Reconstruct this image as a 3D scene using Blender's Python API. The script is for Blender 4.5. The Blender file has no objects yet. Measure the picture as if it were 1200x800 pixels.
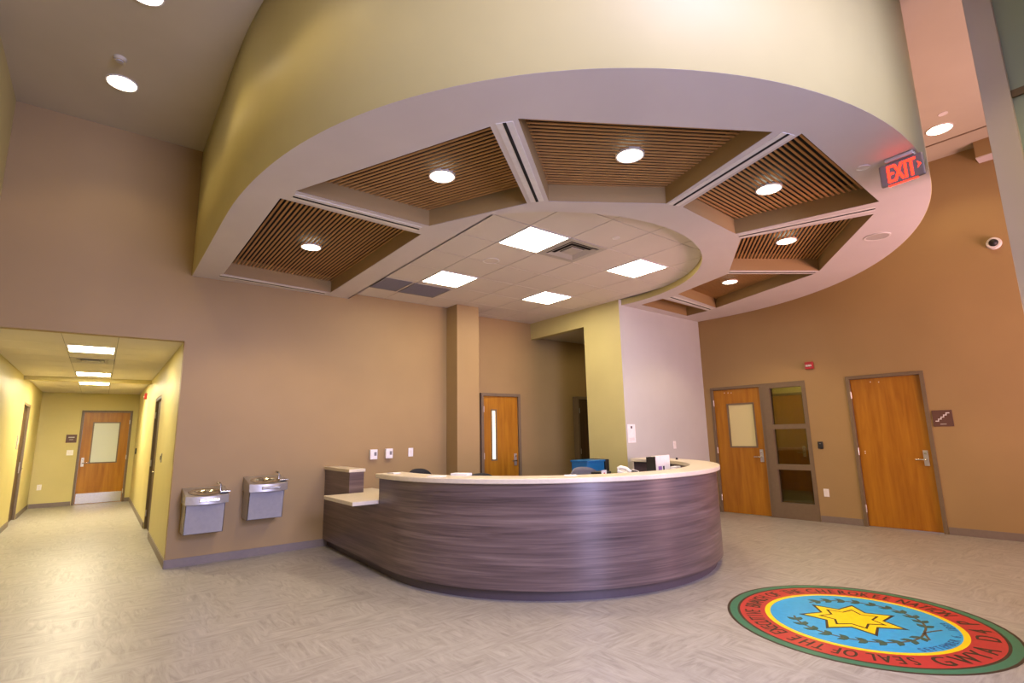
import bpy, bmesh, math, random
import numpy as np
from mathutils import Vector, Matrix
from mathutils.geometry import tessellate_polygon
random.seed(7)
SC = bpy.context.scene
COL = SC.collection
PI = math.pi

# ------------------------------------------------------------------ camera
EYE = 1.50
def cam_basis(yaw, pitch, roll):
    cy, sy = math.cos(yaw), math.sin(yaw)
    f = Vector((sy*math.cos(pitch), cy*math.cos(pitch), math.sin(pitch)))
    r = Vector((cy, -sy, 0)); u = r.cross(f)
    r2 = math.cos(roll)*r + math.sin(roll)*u
    u2 = -math.sin(roll)*r + math.cos(roll)*u
    return r2, u2, f
cd = bpy.data.cameras.new('camera'); cam = bpy.data.objects.new('camera', cd); COL.objects.link(cam)
r_, u_, f_ = cam_basis(math.radians(38.15), math.radians(10.16), math.radians(-1.2))
cam.matrix_world = Matrix(((r_.x, u_.x, -f_.x, 0), (r_.y, u_.y, -f_.y, 0), (r_.z, u_.z, -f_.z, EYE), (0, 0, 0, 1)))
cd.sensor_width = 36.0; cd.lens = 609.0/1200*36; cd.clip_start = 0.05
SC.camera = cam

# ------------------------------------------------------------------ world, daylight, exposure
W = bpy.data.worlds.new('dusk_sky'); SC.world = W; W.use_nodes = True
wn = W.node_tree.nodes; wn['Background'].inputs[0].default_value = (0.30, 0.45, 0.9, 1); wn['Background'].inputs[1].default_value = 0.6
def daylight(name, loc, rot, sx, sy, energy, color, spread=180):
    l = bpy.data.lights.new(name, 'AREA'); l.shape = 'RECTANGLE'; l.size = sx; l.size_y = sy
    l.energy = energy; l.color = color; l.spread = math.radians(spread)
    o = bpy.data.objects.new(name, l); COL.objects.link(o); o.location = loc; o.rotation_euler = rot
    return o
FRONT_Y = -2.6
daylight('daylight_front_window', (2.0, FRONT_Y-0.35, 2.5), (PI/2-0.3, 0, 0), 2.0, 4.6, 430, (0.55, 0.52, 1.0), 150)
daylight('daylight_entrance', (7.5, FRONT_Y-0.55, 1.5), (PI/2+0.9, 0, 0), 3.4, 2.4, 430, (1.0, 0.52, 0.55))
SC.view_settings.view_transform = 'Standard'; SC.view_settings.look = 'None'
SC.view_settings.gamma = 1.0; SC.view_settings.use_curve_mapping = False
SC.view_settings.exposure = 1.15
cy_ = SC.cycles
cy_.use_denoising = True; cy_.max_bounces = 10; cy_.diffuse_bounces = 6; cy_.glossy_bounces = 4
cy_.transparent_max_bounces = 12; cy_.sample_clamp_indirect = 6.0
cy_.caustics_reflective = False; cy_.caustics_refractive = False

# ------------------------------------------------------------------ materials
MATS = {}
def sock(node, name, val):
    if name in node.inputs: node.inputs[name].default_value = val
def base_mat(name):
    m = bpy.data.materials.new(name); m.use_nodes = True; MATS[name] = m
    nt = m.node_tree; return m, nt, nt.nodes['Principled BSDF']
def coords(nt, scale=(1, 1, 1), rot=(0, 0, 0), src='Object'):
    tc = nt.nodes.new('ShaderNodeTexCoord'); mp = nt.nodes.new('ShaderNodeMapping')
    mp.inputs['Scale'].default_value = scale; mp.inputs['Rotation'].default_value = rot
    nt.links.new(tc.outputs[src], mp.inputs['Vector']); return mp.outputs['Vector']
def world_coords(nt, scale=(1, 1, 1), rot=(0, 0, 0)):
    g = nt.nodes.new('ShaderNodeNewGeometry'); mp = nt.nodes.new('ShaderNodeMapping')
    mp.inputs['Scale'].default_value = scale; mp.inputs['Rotation'].default_value = rot
    nt.links.new(g.outputs['Position'], mp.inputs['Vector']); return mp.outputs['Vector']
def noise(nt, vec, scale, detail=3, rough=0.55, dist=0.0):
    n = nt.nodes.new('ShaderNodeTexNoise'); n.inputs['Scale'].default_value = scale; n.inputs['Detail'].default_value = detail
    n.inputs['Roughness'].default_value = rough; n.inputs['Distortion'].default_value = dist
    nt.links.new(vec, n.inputs['Vector']); return n.outputs['Fac']
def ramp(nt, fac, stops):
    r = nt.nodes.new('ShaderNodeValToRGB'); e = r.color_ramp.elements
    e[0].position, e[0].color = stops[0][0], (*stops[0][1], 1)
    e[1].position, e[1].color = stops[-1][0], (*stops[-1][1], 1)
    for p, c in stops[1:-1]:
        k = e.new(p); k.color = (*c, 1)
    nt.links.new(fac, r.inputs['Fac']); return r.outputs['Color']
def bump(nt, b, fac, strength, dist=0.002):
    n = nt.nodes.new('ShaderNodeBump'); n.inputs['Strength'].default_value = strength; n.inputs['Distance'].default_value = dist
    nt.links.new(fac, n.inputs['Height']); nt.links.new(n.outputs['Normal'], b.inputs['Normal'])
def s2l(c): return tuple(((v/255)/12.92 if v/255 <= 0.04045 else ((v/255+0.055)/1.055)**2.4) for v in c)
def paint(name, c, rough=0.55, spec=0.3, var=0.04):
    m, nt, b = base_mat(name); v = world_coords(nt)
    f = noise(nt, v, 1.3, 3)
    nt.links.new(ramp(nt, f, [(0.3, tuple(x*(1-var) for x in c)), (0.7, tuple(x*(1+var) for x in c))]), b.inputs['Base Color'])
    b.inputs['Roughness'].default_value = rough; sock(b, 'Specular IOR Level', spec)
    bump(nt, b, noise(nt, v, 180, 2), 0.06, 0.001)
    return m
def plain(name, c, rough=0.5, metal=0.0, spec=0.5):
    m, nt, b = base_mat(name)
    f = noise(nt, world_coords(nt), 22, 2)
    nt.links.new(ramp(nt, f, [(0.3, tuple(x*0.95 for x in c)), (0.7, tuple(min(1, x*1.04) for x in c))]), b.inputs['Base Color'])
    b.inputs['Roughness'].default_value = rough; b.inputs['Metallic'].default_value = metal; sock(b, 'Specular IOR Level', spec)
    return m
def emis(name, c, strength):
    m, nt, b = base_mat(name)
    b.inputs['Base Color'].default_value = (*c, 1); b.inputs['Emission Color'].default_value = (*c, 1)
    b.inputs['Emission Strength'].default_value = strength; return m
def wood(name, c0, c1, scale, rot=(0, 0, 0), rough=0.4, src='Object'):
    m, nt, b = base_mat(name); v = coords(nt, scale, rot, src)
    f = noise(nt, v, 1.0, 5, 0.6, 0.4)
    nt.links.new(ramp(nt, f, [(0.28, c0), (0.72, c1)]), b.inputs['Base Color'])
    b.inputs['Roughness'].default_value = rough; sock(b, 'Specular IOR Level', 0.35)
    return m
def glass(name, tint, refl=0.12, clear=True):
    m = bpy.data.materials.new(name); m.use_nodes = True; MATS[name] = m
    nt = m.node_tree; nt.nodes.clear()
    out = nt.nodes.new('ShaderNodeOutputMaterial'); mix = nt.nodes.new('ShaderNodeMixShader')
    t = nt.nodes.new('ShaderNodeBsdfTransparent'); t.inputs[0].default_value = (*tint, 1)
    g = nt.nodes.new('ShaderNodeBsdfGlossy'); g.inputs['Roughness'].default_value = 0.03
    fr = nt.nodes.new('ShaderNodeFresnel'); fr.inputs['IOR'].default_value = 1.5
    ad = nt.nodes.new('ShaderNodeMath'); ad.operation = 'ADD'; ad.inputs[1].default_value = refl; ad.use_clamp = True
    nt.links.new(fr.outputs[0], ad.inputs[0]); nt.links.new(ad.outputs[0], mix.inputs[0])
    nt.links.new(t.outputs[0], mix.inputs[1]); nt.links.new(g.outputs[0], mix.inputs[2]); nt.links.new(mix.outputs[0], out.inputs[0])
    return m

TAN = (0.325, 0.22, 0.095); KHAKI = (0.53, 0.46, 0.19)
paint('tan_paint', TAN); paint('khaki_paint', KHAKI, 0.5, 0.35); paint('white_paint', (0.62, 0.57, 0.545)); paint('ceiling_paint', (0.50, 0.45, 0.33))
paint('grey_paint', (0.48, 0.495, 0.465)); paint('column_paint', (0.60, 0.53, 0.47))
paint('tile_white', (0.66, 0.61, 0.55), 0.8, 0.1, 0.02); plain('tile_joint', (0.16, 0.145, 0.12), 0.7)
plain('metal_frame', s2l((112, 96, 74)), 0.45, 0.0, 0.4); plain('base_rubber', s2l((120, 108, 98)), 0.5)
plain('steel', (0.62, 0.60, 0.56), 0.2, 1.0); plain('steel_brushed', (0.55, 0.53, 0.5), 0.42, 0.9); plain('fountain_grey', (0.30, 0.29, 0.30), 0.4)
plain('black_plastic', (0.012, 0.012, 0.013), 0.45); plain('white_plastic', (0.78, 0.76, 0.74), 0.4); plain('dark_gap', (0.01, 0.009, 0.008), 0.9)
plain('exit_panel', (0.20, 0.15, 0.13), 0.4); plain('brown_sign', s2l((92, 62, 52)), 0.5); plain('red_plastic', (0.35, 0.012, 0.02), 0.35); plain('blue_plastic', (0.01, 0.13, 0.33), 0.35)
plain('grey_fabric', (0.12, 0.12, 0.14), 0.85); plain('black_fabric', (0.012, 0.011, 0.011), 0.8); plain('vent_grey', (0.20, 0.19, 0.19), 0.6)
plain('vent_metal', (0.45, 0.42, 0.38), 0.5); plain('paper', (0.80, 0.79, 0.80), 0.7); plain('ink', (0.03, 0.03, 0.04), 0.6); plain('print_violet', (0.25, 0.12, 0.4), 0.6); plain('print_red', (0.5, 0.03, 0.05), 0.6)
plain('counter_solid', (0.62, 0.55, 0.42), 0.32); plain('toe_kick', (0.075, 0.055, 0.06), 0.45); plain('print_dark', (0.03, 0.02, 0.012), 0.4)
plain('lens_clear', (0.75, 0.72, 0.7), 0.15); plain('ring_white', (0.75, 0.72, 0.68), 0.4)
plain('seal_green', (0.03, 0.16, 0.09), 0.35); plain('seal_red', (0.43, 0.03, 0.03), 0.35); plain('seal_blue', (0.02, 0.33, 0.62), 0.35)
plain('seal_yellow', (0.85, 0.58, 0.005), 0.35); plain('seal_wreath', (0.03, 0.085, 0.055), 0.4); plain('seal_stem', (0.10, 0.075, 0.03), 0.4); plain('seal_ink_blue', (0.01, 0.07, 0.22), 0.4)
wood('door_wood', (0.27, 0.10, 0.005), (0.42, 0.185, 0.012), (14, 14, 1.2), rough=0.38)
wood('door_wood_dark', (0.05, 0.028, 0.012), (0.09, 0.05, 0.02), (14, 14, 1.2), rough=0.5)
wood('slat_wood', (0.36, 0.185, 0.06), (0.55, 0.31, 0.115), (1.5, 30, 30), rough=0.5)
glass('clear_glass', (0.90, 0.92, 0.86)); glass('entry_glass', (0.55, 0.66, 0.60), 0.10); glass('sidelight_glass', (0.62, 0.60, 0.45), 0.03)
m, nt, b = base_mat('frosted_glass'); b.inputs['Base Color'].default_value = (0.58, 0.62, 0.52, 1); b.inputs['Roughness'].default_value = 0.25
m, nt, b = base_mat('frosted_yellow'); b.inputs['Base Color'].default_value = (0.62, 0.56, 0.28, 1); b.inputs['Roughness'].default_value = 0.3
m, nt, b = base_mat('spandrel_glass'); b.inputs['Base Color'].default_value = (0.36, 0.45, 0.38, 1); b.inputs['Roughness'].default_value = 0.08
WARM = (1.0, 0.80, 0.52)
emis('downlight_lens', (1.0, 0.88, 0.68), 6.0); emis('ceiling_downlight_lens', (1.0, 0.86, 0.62), 6.0)
emis('troffer_lens', (1.0, 0.86, 0.66), 14.0); emis('hall_lens', (1.0, 0.86, 0.60), 28.0); emis('hall_far_lens', (1.0, 0.86, 0.58), 72.0); emis('exit_red', (1.0, 0.02, 0.008), 2.6)
emis('back_room_lens', (1.0, 0.85, 0.5), 60.0)
emis('alcove_fill_lens', (1.0, 0.82, 0.45), 12.0)  # glow of the added alcove fill light
emis('lit_lite', (1.0, 0.92, 0.68), 0.9)

# desk laminate: long horizontal streaks
m, nt, b = base_mat('desk_laminate')
v = world_coords(nt, (0.9, 0.9, 34)); f1 = noise(nt, v, 1.0, 6, 0.62, 0.6)
v2 = world_coords(nt, (0.5, 0.5, 9)); f2 = noise(nt, v2, 1.0, 2)
mx = nt.nodes.new('ShaderNodeMath'); mx.operation = 'MULTIPLY_ADD'; mx.inputs[1].default_value = 0.7
nt.links.new(f1, mx.inputs[0])
m2 = nt.nodes.new('ShaderNodeMath'); m2.operation = 'MULTIPLY'; m2.inputs[1].default_value = 0.3; nt.links.new(f2, m2.inputs[0]); nt.links.new(m2.outputs[0], mx.inputs[2])
nt.links.new(ramp(nt, mx.outputs[0], [(0.33, (0.05, 0.033, 0.033)), (0.5, (0.115, 0.078, 0.073)), (0.68, (0.20, 0.145, 0.13))]), b.inputs['Base Color'])
b.inputs['Roughness'].default_value = 0.29; sock(b, 'Specular IOR Level', 0.5)

# floor: vinyl tiles laid in alternating directions with soft streaks
m, nt, b = base_mat('floor_vinyl')
va = world_coords(nt, (2.2, 13.0, 1), (0, 0, 0.5)); vb = world_coords(nt, (13.0, 2.2, 1), (0, 0, 0.3))
fa = noise(nt, va, 1.25, 6, 0.62, 1.6); fb = noise(nt, vb, 1.25, 6, 0.62, 1.6)
wob = nt.nodes.new('ShaderNodeTexNoise'); wob.inputs['Scale'].default_value = 2.2; wob.inputs['Detail'].default_value = 3
nt.links.new(world_coords(nt), wob.inputs['Vector'])
sel = ramp(nt, noise(nt, world_coords(nt), 2.6, 2), [(0.44, (0, 0, 0)), (0.56, (1, 1, 1))])
mixf = nt.nodes.new('ShaderNodeMix'); mixf.data_type = 'FLOAT'
nt.links.new(sel, mixf.inputs[0]); nt.links.new(fa, mixf.inputs[2]); nt.links.new(fb, mixf.inputs[3])
nt.links.new(ramp(nt, mixf.outputs[0], [(0.25, (0.205, 0.19, 0.16)), (0.5, (0.315, 0.297, 0.26)), (0.75, (0.41, 0.39, 0.35))]), b.inputs['Base Color'])
b.inputs['Roughness'].default_value = 0.4; sock(b, 'Specular IOR Level', 0.45)
bump(nt, b, mixf.outputs[0], 0.12, 0.002)

# ------------------------------------------------------------------ helpers
def M(n): return MATS[n]
def link(o, parent=None):
    COL.objects.link(o)
    if parent is not None: o.parent = parent
    return o
def mesh(name, verts, faces, mat, parent=None, smooth=False):
    me = bpy.data.meshes.new(name); me.from_pydata([tuple(v) for v in verts], [], faces); me.update()
    if mat: me.materials.append(M(mat))
    bm = bmesh.new(); bm.from_mesh(me); bmesh.ops.recalc_face_normals(bm, faces=bm.faces); bm.to_mesh(me); bm.free()
    if smooth: me.polygons.foreach_set('use_smooth', [True]*len(me.polygons))
    return link(bpy.data.objects.new(name, me), parent)
class MB:
    def __init__(s): s.v = []; s.f = []
    def add(s, vs, fs):
        k = len(s.v); s.v += [tuple(v) for v in vs]; s.f += [tuple(i+k for i in f) for f in fs]; return s
    def box(s, x0, x1, y0, y1, z0, z1):
        return s.add([(x0,y0,z0),(x1,y0,z0),(x1,y1,z0),(x0,y1,z0),(x0,y0,z1),(x1,y0,z1),(x1,y1,z1),(x0,y1,z1)],
                     [(0,3,2,1),(4,5,6,7),(0,1,5,4),(1,2,6,5),(2,3,7,6),(3,0,4,7)])
    def cyl(s, c, r0, r1, z0, z1, n=24, axis='z', cap=True):
        vs = []
        for z, r in ((z0, r0), (z1, r1)):
            for i in range(n):
                a = 2*PI*i/n; p = (r*math.cos(a), r*math.sin(a), z)
                if axis == 'y': p = (p[0], p[2], p[1])
                elif axis == 'x': p = (p[2], p[0], p[1])
                vs.append((c[0]+p[0], c[1]+p[1], c[2]+p[2]))
        fs = [(i, (i+1) % n, n+(i+1) % n, n+i) for i in range(n)]
        if cap: fs += [tuple(range(n))[::-1], tuple(range(n, 2*n))]
        return s.add(vs, fs)
    def ring(s, c, r0, r1, z0, z1, n=40):
        vs = []
        for r, z in ((r0, z0), (r1, z0), (r1, z1), (r0, z1)):
            for i in range(n):
                a = 2*PI*i/n; vs.append((c[0]+r*math.cos(a), c[1]+r*math.sin(a), z))
        fs = []
        for k in range(4):
            l = (k+1) % 4
            fs += [(k*n+i, k*n+(i+1) % n, l*n+(i+1) % n, l*n+i) for i in range(n)]
        return s.add(vs, fs)
    def tube(s, pts, r, n=10):
        pts = [Vector(p) for p in pts]; rings = []
        for i, p in enumerate(pts):
            t = (pts[min(i+1, len(pts)-1)]-pts[max(i-1, 0)]).normalized()
            a = t.orthogonal().normalized() if i == 0 else (rings[-1][1]-t*rings[-1][1].dot(t)).normalized()
            rings.append((p, a, t.cross(a)))
        rr = r if isinstance(r, (list, tuple)) else [r]*len(pts)
        vs = [p+rr[i]*(math.cos(2*PI*j/n)*a+math.sin(2*PI*j/n)*b) for i, (p, a, b) in enumerate(rings) for j in range(n)]
        fs = [(i*n+j, i*n+(j+1) % n, (i+1)*n+(j+1) % n, (i+1)*n+j) for i in range(len(pts)-1) for j in range(n)]
        fs += [tuple(range(n))[::-1], tuple(range((len(pts)-1)*n, len(pts)*n))]
        return s.add(vs, fs)
    def slab(s, loops, w0, w1, mp):
        """flat plate from 2D loops (first outer, others holes) between w0 and w1; mp(u,v,w)->xyz"""
        flat = [p for l in loops for p in l]; n = len(flat)
        tris = tessellate_polygon([[Vector((p[0], p[1], 0)) for p in l] for l in loops])
        vs = [mp(p[0], p[1], w0) for p in flat]+[mp(p[0], p[1], w1) for p in flat]
        fs = [tuple(t) for t in tris]+[tuple(i+n for i in t[::-1]) for t in tris]
        k = 0
        for l in loops:
            m = len(l)
            fs += [(k+i, k+(i+1) % m, n+k+(i+1) % m, n+k+i) for i in range(m)]
            k += m
        return s.add(vs, fs)
    def build(s, name, mat, parent=None, bevel=0, smooth=False, seg=2):
        o = mesh(name, s.v, s.f, mat, parent)
        if bevel:
            md = o.modifiers.new('bevel', 'BEVEL'); md.width = bevel; md.segments = seg; md.limit_method = 'ANGLE'; md.angle_limit = 0.6
        if smooth:
            o.data.polygons.foreach_set('use_smooth', [True]*len(o.data.polygons))
            try:
                o.data.set_sharp_from_angle(angle=0.7)
            except Exception: pass
        return o
XY = lambda u, v, w: (u, v, w)          # plan plate
XZ = lambda u, v, w: (u, w, v)          # upright plate, w is depth into the wall
def rect(u0, u1, v0, v1): return [(u0, v0), (u1, v0), (u1, v1), (u0, v1)]
def empty(name, loc=(0, 0, 0), rz=0, parent=None):
    o = bpy.data.objects.new(name, None); link(o, parent); o.location = loc; o.rotation_euler = (0, 0, rz); o.empty_display_size = 0.1; return o
def tag(o, label, cat, group=None):
    o['label'] = label; o['category'] = cat
    if group: o['group'] = group
    return o
def struct(o, label=None, cat=None):
    o['kind'] = 'structure'
    if label: o['label'] = label
    if cat: o['category'] = cat
    return o

# ------------------------------------------------------------------ key dimensions
CEIL = 5.44; SOF = 3.655; TILE = 3.745; YA = 7.80; YB = 8.03; HALLC = 2.775
XL = -1.13; XH = 0.75; YEND = 17.30
GX = 6.80; GY = 5.68                                    # corner of khaki partition and grey wall
RW0 = Vector((9.268, 5.74)); RANG = math.atan2(-1, 0.067)   # right wall: start at grey wall, runs toward the viewer
RDIR = Vector((math.cos(RANG), math.sin(RANG)))
def rw_u(Y): return (RW0.y-Y)/(-RDIR.y)
def rw_pt(Y): u = rw_u(Y); return (RW0.x+RDIR.x*u, Y)

# ------------------------------------------------------------------ floor, ceilings
o = MB().slab([[(-1.6, FRONT_Y), (12.0, FRONT_Y), (12.0, 8.3), (0.95, 8.3), (0.95, YEND+0.3), (-1.6, YEND+0.3)]], -0.1, 0.0, XY).build('floor', 'floor_vinyl')
struct(o, 'beige streaked vinyl floor of the lobby and hallway', 'floor')
o = MB().slab([[(-1.4, FRONT_Y-0.2), (12.0, FRONT_Y-0.2), (12.0, YA+0.2), (-1.4, YA+0.2)]], CEIL, CEIL+0.1, XY).build('ceiling', 'ceiling_paint')
struct(o, 'high pale flat ceiling over the lobby', 'ceiling')
# ------------------------------------------------------------------ walls
struct(MB().box(XL-0.15, XL, FRONT_Y, YA, 0, CEIL).build('wall_left', 'khaki_paint'), 'khaki side wall at the left edge', 'wall')
wa = MB().slab([[(XH, 0), (5.12, 0), (5.12, CEIL), (XL-0.15, CEIL), (XL-0.15, HALLC), (XH, HALLC)]], YA, YA+0.12, XZ).build('wall_back', 'tan_paint')
struct(wa, 'tall tan back wall above the hallway opening and fountains', 'wall')
struct(MB().box(5.10, 9.0, YB, YB+0.1, 0, CEIL).build('wall_back_alcove', 'tan_paint'), 'tan back wall with the narrow-window door behind the desk', 'wall')
struct(MB().box(5.02, 5.12, YA+0.12, YB, 0, CEIL).build('wall_back_return', 'tan_paint'), 'short tan return behind the square column', 'wall')
struct(MB().box(4.66, 5.11, 7.45, YA, 0, TILE).build('column', 'tan_paint', bevel=0.004), 'square tan column against the back wall behind the desk', 'column')
# hallway shell
hw = struct(empty('wall_hall', (0, 0, 0)), 'khaki walls of the left hallway', 'wall')
MB().box(XH, XH+0.13, YA+0.12, 10.46, 0, 3.0).build('wall_panel', 'khaki_paint', hw)
MB().box(XH, XH+0.13, 11.62, YEND, 0, 3.0).build('wall_panel', 'khaki_paint', hw)
MB().box(XH, XH+0.13, 10.46, 11.62, 2.28, 3.0).build('wall_panel', 'khaki_paint', hw)
MB().box(XL-0.35, XL-0.15, YA, 9.35, 0, 3.0).build('wall_panel', 'khaki_paint', hw)
MB().box(XL-0.35, XL-0.09, 9.35, 13.6, 0, 3.0).build('wall_panel', 'khaki_paint', hw)
MB().box(XL-0.35, XL-0.09, 13.6, 13.87, 0, 3.0).build('wall_panel', 'khaki_paint', hw)
MB().box(XL-0.35, XL-0.09, 15.06, YEND, 0, 3.0).build('wall_panel', 'khaki_paint', hw)
MB().box(XL-0.35, XL-0.09, 13.87, 15.06, 2.33, 3.0).build('wall_panel', 'khaki_paint', hw)
MB().slab([rect(-1.5, 0.9, 0, 3.0), rect(-0.40, 0.62, 0.0001, 2.32)], YEND, YEND+0.12, XZ).build('wall_panel', 'khaki_paint', hw)
MB().box(XL-0.15, XH, 13.2, 13.34, 2.70, 3.0).build('bulkhead', 'khaki_paint', hw)
# right wall with door openings (local frame: x along the wall, y into it)
rw = struct(empty('wall_right', (RW0.x, RW0.y, 0), RANG), 'tan right wall with the two wooden doors', 'wall')
uA, uB = rw_u(5.60), rw_u(3.90); uC, uD = rw_u(3.29), rw_u(2.28); uE = rw_u(0.35)
MB().slab([[(-0.3, 0), (uA, 0), (uA, 2.31), (uB, 2.31), (uB, 0), (uC, 0), (uC, 2.31), (uD, 2.31), (uD, 0), (uE, 0), (uE, CEIL), (-0.3, CEIL)]], 0, 0.14, XZ).build('wall_panel', 'tan_paint', rw)
# partition with the khaki face and grey front
pw = struct(empty('wall_partition', (0, 0, 0)), 'khaki partition with tall opening beside the desk', 'wall')
MB().slab([[(GY+0.0, 0), (6.52, 0), (6.52, 3.415), (YB, 3.415), (YB, TILE+0.3), (GY, TILE+0.3)]], GX, GX+0.14, lambda u, v, w: (w, u, v)).build('wall_panel', 'khaki_paint', pw)
struct(MB().slab([[(GX+0.002, GY-0.004), (RW0.x+0.12, RW0.y-0.004), (RW0.x+0.12, RW0.y+0.12), (GX+0.002, GY+0.12)]], 0, CEIL, XY).build('wall_grey', 'grey_paint'),
       'pale grey wall between the khaki partition and the right wall', 'wall')
struct(MB().box(GX+0.14, 9.0, GY+0.1, YB, 3.46, 3.52).build('ceiling_alcove', 'ceiling_paint'), 'low ceiling inside the alcove behind the partition', 'ceiling')
struct(MB().box(8.9, 9.0, RW0.y+0.1, YB, 0, 3.5).build('wall_alcove', 'tan_paint'), 'end wall of the alcove behind the partition', 'wall')
# bulkhead at the far right under the ceiling
bx = rw_pt(1.26)
struct(MB().box(9.36, 9.75, 0.35, 1.26, 5.20, CEIL).build('ceiling_bulkhead', 'tan_paint'), 'small tan bulkhead in the upper right corner', 'bulkhead')
struct(MB().box(9.36, 9.75, 0.35, 1.262, 5.185, 5.20).build('trim_1', 'white_paint'), 'white underside trim of the upper right bulkhead', 'trim')
# dark ceiling joint parallel to the right wall
struct(MB().slab([[(8.92, 1.9+1.5), (8.95, 1.9+1.5), (9.01, 0.2), (8.98, 0.2)]], CEIL-0.006, CEIL, XY).build('trim_2', 'metal_frame'), 'dark joint line in the high ceiling by the right wall', 'trim')
# front of the lobby, behind the camera: glazed wall
fw = struct(empty('wall_front', (0, FRONT_Y, 0)), 'glazed front wall of the lobby', 'wall')
MB().slab([rect(-1.3, 12.0, 0, CEIL), rect(1.0, 3.0, 0.15, 4.85), rect(5.8, 9.2, 0.3, 4.5)], -0.2, 0, XZ).build('wall_panel', 'tan_paint', fw)
for k, (x0, x1, z0, z1, nv) in enumerate(((1.0, 3.0, 0.15, 4.85, 2), (5.8, 9.2, 0.3, 4.5, 3))):
    w = struct(empty('window_%d' % (k+1), (0, FRONT_Y, 0)), ('tall front window of the lobby', 'entrance glazing at the front right')[k], 'window')
    fr = MB().box(x0, x1, -0.16, -0.06, z0, z0+0.06).box(x0, x1, -0.16, -0.06, z1-0.06, z1)
    for i in range(nv+1):
        x = x0+(x1-x0-0.06)*i/nv; fr.box(x, x+0.06, -0.16, -0.06, z0, z1)
    fr.build('window_frame', 'metal_frame', w)
    for i in range(nv):
        MB().box(x0+(x1-x0)*i/nv+0.03, x0+(x1-x0)*(i+1)/nv-0.03, -0.115, -0.105, z0+0.05, z1-0.05).build('pane', 'clear_glass', w)
MB().box(3.6, 3.8, 0.0, 1.7, 0, CEIL).build('shade_pier', 'tan_paint', fw)  # unseen pier added to keep window light off the drum's right side
# entry lobby screen at the right edge of the picture
struct(MB().box(5.50, 5.68, 0.470, 0.640, 0, CEIL).build('column_entry', 'column_paint', bevel=0.004), 'grey square post at the right edge beside the entry glass', 'column')
w = struct(empty('window_3', (5.56, 0, 0)), 'greenish entry glass beside the grey post at the right edge', 'window')
fr = MB()
for z in (0.0, 2.5, 4.1, CEIL-0.06): fr.box(0, 0.06, FRONT_Y, 0.47, z, z+0.06)
for y in (FRONT_Y, -1.1): fr.box(0, 0.06, y, y+0.06, 0, CEIL)
fr.build('window_frame', 'metal_frame', w)
for z0, z1 in ((0.06, 2.5), (2.56, 4.1), (4.16, CEIL-0.06)):
    gm = 'entry_glass' if z0 < 2.5 else 'spandrel_glass'; MB().box(0.025, 0.035, -1.04, 0.47, z0, z1).build('pane', gm, w); MB().box(0.025, 0.035, FRONT_Y+0.06, -1.1, z0, z1).build('pane', gm, w)

# ------------------------------------------------------------------ baseboards
def baseboard(name, segs, label, mat='base_rubber'):
    r = struct(empty(name, (0, 0, 0)), label, 'baseboard')
    for a, b, n in segs:
        a = Vector(a); b = Vector(b); d = (b-a).normalized(); nn = Vector((d.y, -d.x))*n*0.012
        MB().slab([[tuple(a), tuple(b), tuple(b+nn), tuple(a+nn)]], 0.0, 0.10, XY).build('baseboard_strip', mat, r)
    return r
baseboard('baseboard_back', [((XH, YA), (2.69, YA), 1)], 'grey rubber baseboard below the water fountains')
baseboard('baseboard_hall', [((XH, 10.40), (XH, YA), 1), ((XH, YEND), (XH, 11.66), 1), ((-1.2, YEND), (-0.43, YEND), 1), ((0.64, YEND), (XH, YEND), 1), ((XL-0.09, 9.35), (XL-0.09, 13.85), 1), ((XL-0.09, 15.1), (XL-0.09, YEND), 1)], 'brown rubber baseboard along the hallway')
p = lambda Y: rw_pt(Y)
baseboard('baseboard_right', [(p(5.73), p(5.61), 1), (p(3.89), p(3.30), 1), (p(2.27), p(0.4), 1)], 'brown rubber baseboard under the right wall')
baseboard('baseboard_alcove', [((6.38, YB), (8.9, YB), 1)], 'brown rubber baseboard of the alcove wall')

# ------------------------------------------------------------------ drum soffit
PTS = np.array([(.765, 5.2), (.77, 5.02), (.80, 4.57), (.86, 4.18), (.94, 3.80), (1.06, 3.44), (1.22, 3.04), (1.43, 2.65), (1.78, 2.21), (2.15, 1.85), (2.58, 1.55), (3.10, 1.29), (3.8, 1.05), (4.33, .97), (4.86, .95), (5.49, 1.05), (6.12, 1.21), (6.88, 1.53), (7.74, 2.03), (8.44, 2.66), (8.93, 3.45), (9.22, 4.3), (9.27, 5.3), (9.27, 5.7)])
dc = np.array([4.95, 5.2]); dd = PTS-dc; th = np.unwrap(np.arctan2(dd[:, 1], dd[:, 0])); rr = np.hypot(dd[:, 0], dd[:, 1]); tm = th.mean()
pk = np.polyfit(th-tm, rr, 6)
NT = 120
drum = [(0.765, YA-0.1*i) for i in range(25)]
for i in range(NT+1):
    t = th[0]+(th[-1]-th[0])*i/NT; r = float(np.polyval(pk, t-tm))
    x, y = dc[0]+r*math.cos(t), dc[1]+r*math.sin(t)
    lim = rw_pt(min(y, 5.73))[0]
    drum.append((min(max(x, 0.765), lim), y))
drum[-1] = (RW0.x, RW0.y-0.01)
for _ in range(10):
    drum = [drum[0]]+[((a[0]+2*b_[0]+c[0])/4, (a[1]+2*b_[1]+c[1])/4) for a, b_, c in zip(drum[:-2], drum[1:-1], drum[2:])]+[drum[-1]]
IC = (4.62, 5.39); IR = 2.27
a0 = math.atan2(GY-IC[1], math.sqrt(IR**2-(GY-IC[1])**2)); a1 = -(PI-math.acos((IC[0]-2.88)/IR))
inner = [(IC[0]+IR*math.cos(a0+(a1-a0)*i/72), IC[1]+IR*math.sin(a0+(a1-a0)*i/72)) for i in range(73)]
outer_loop = drum+[(GX+0.05, GY)]+inner+[(2.88, YA)]
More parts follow.
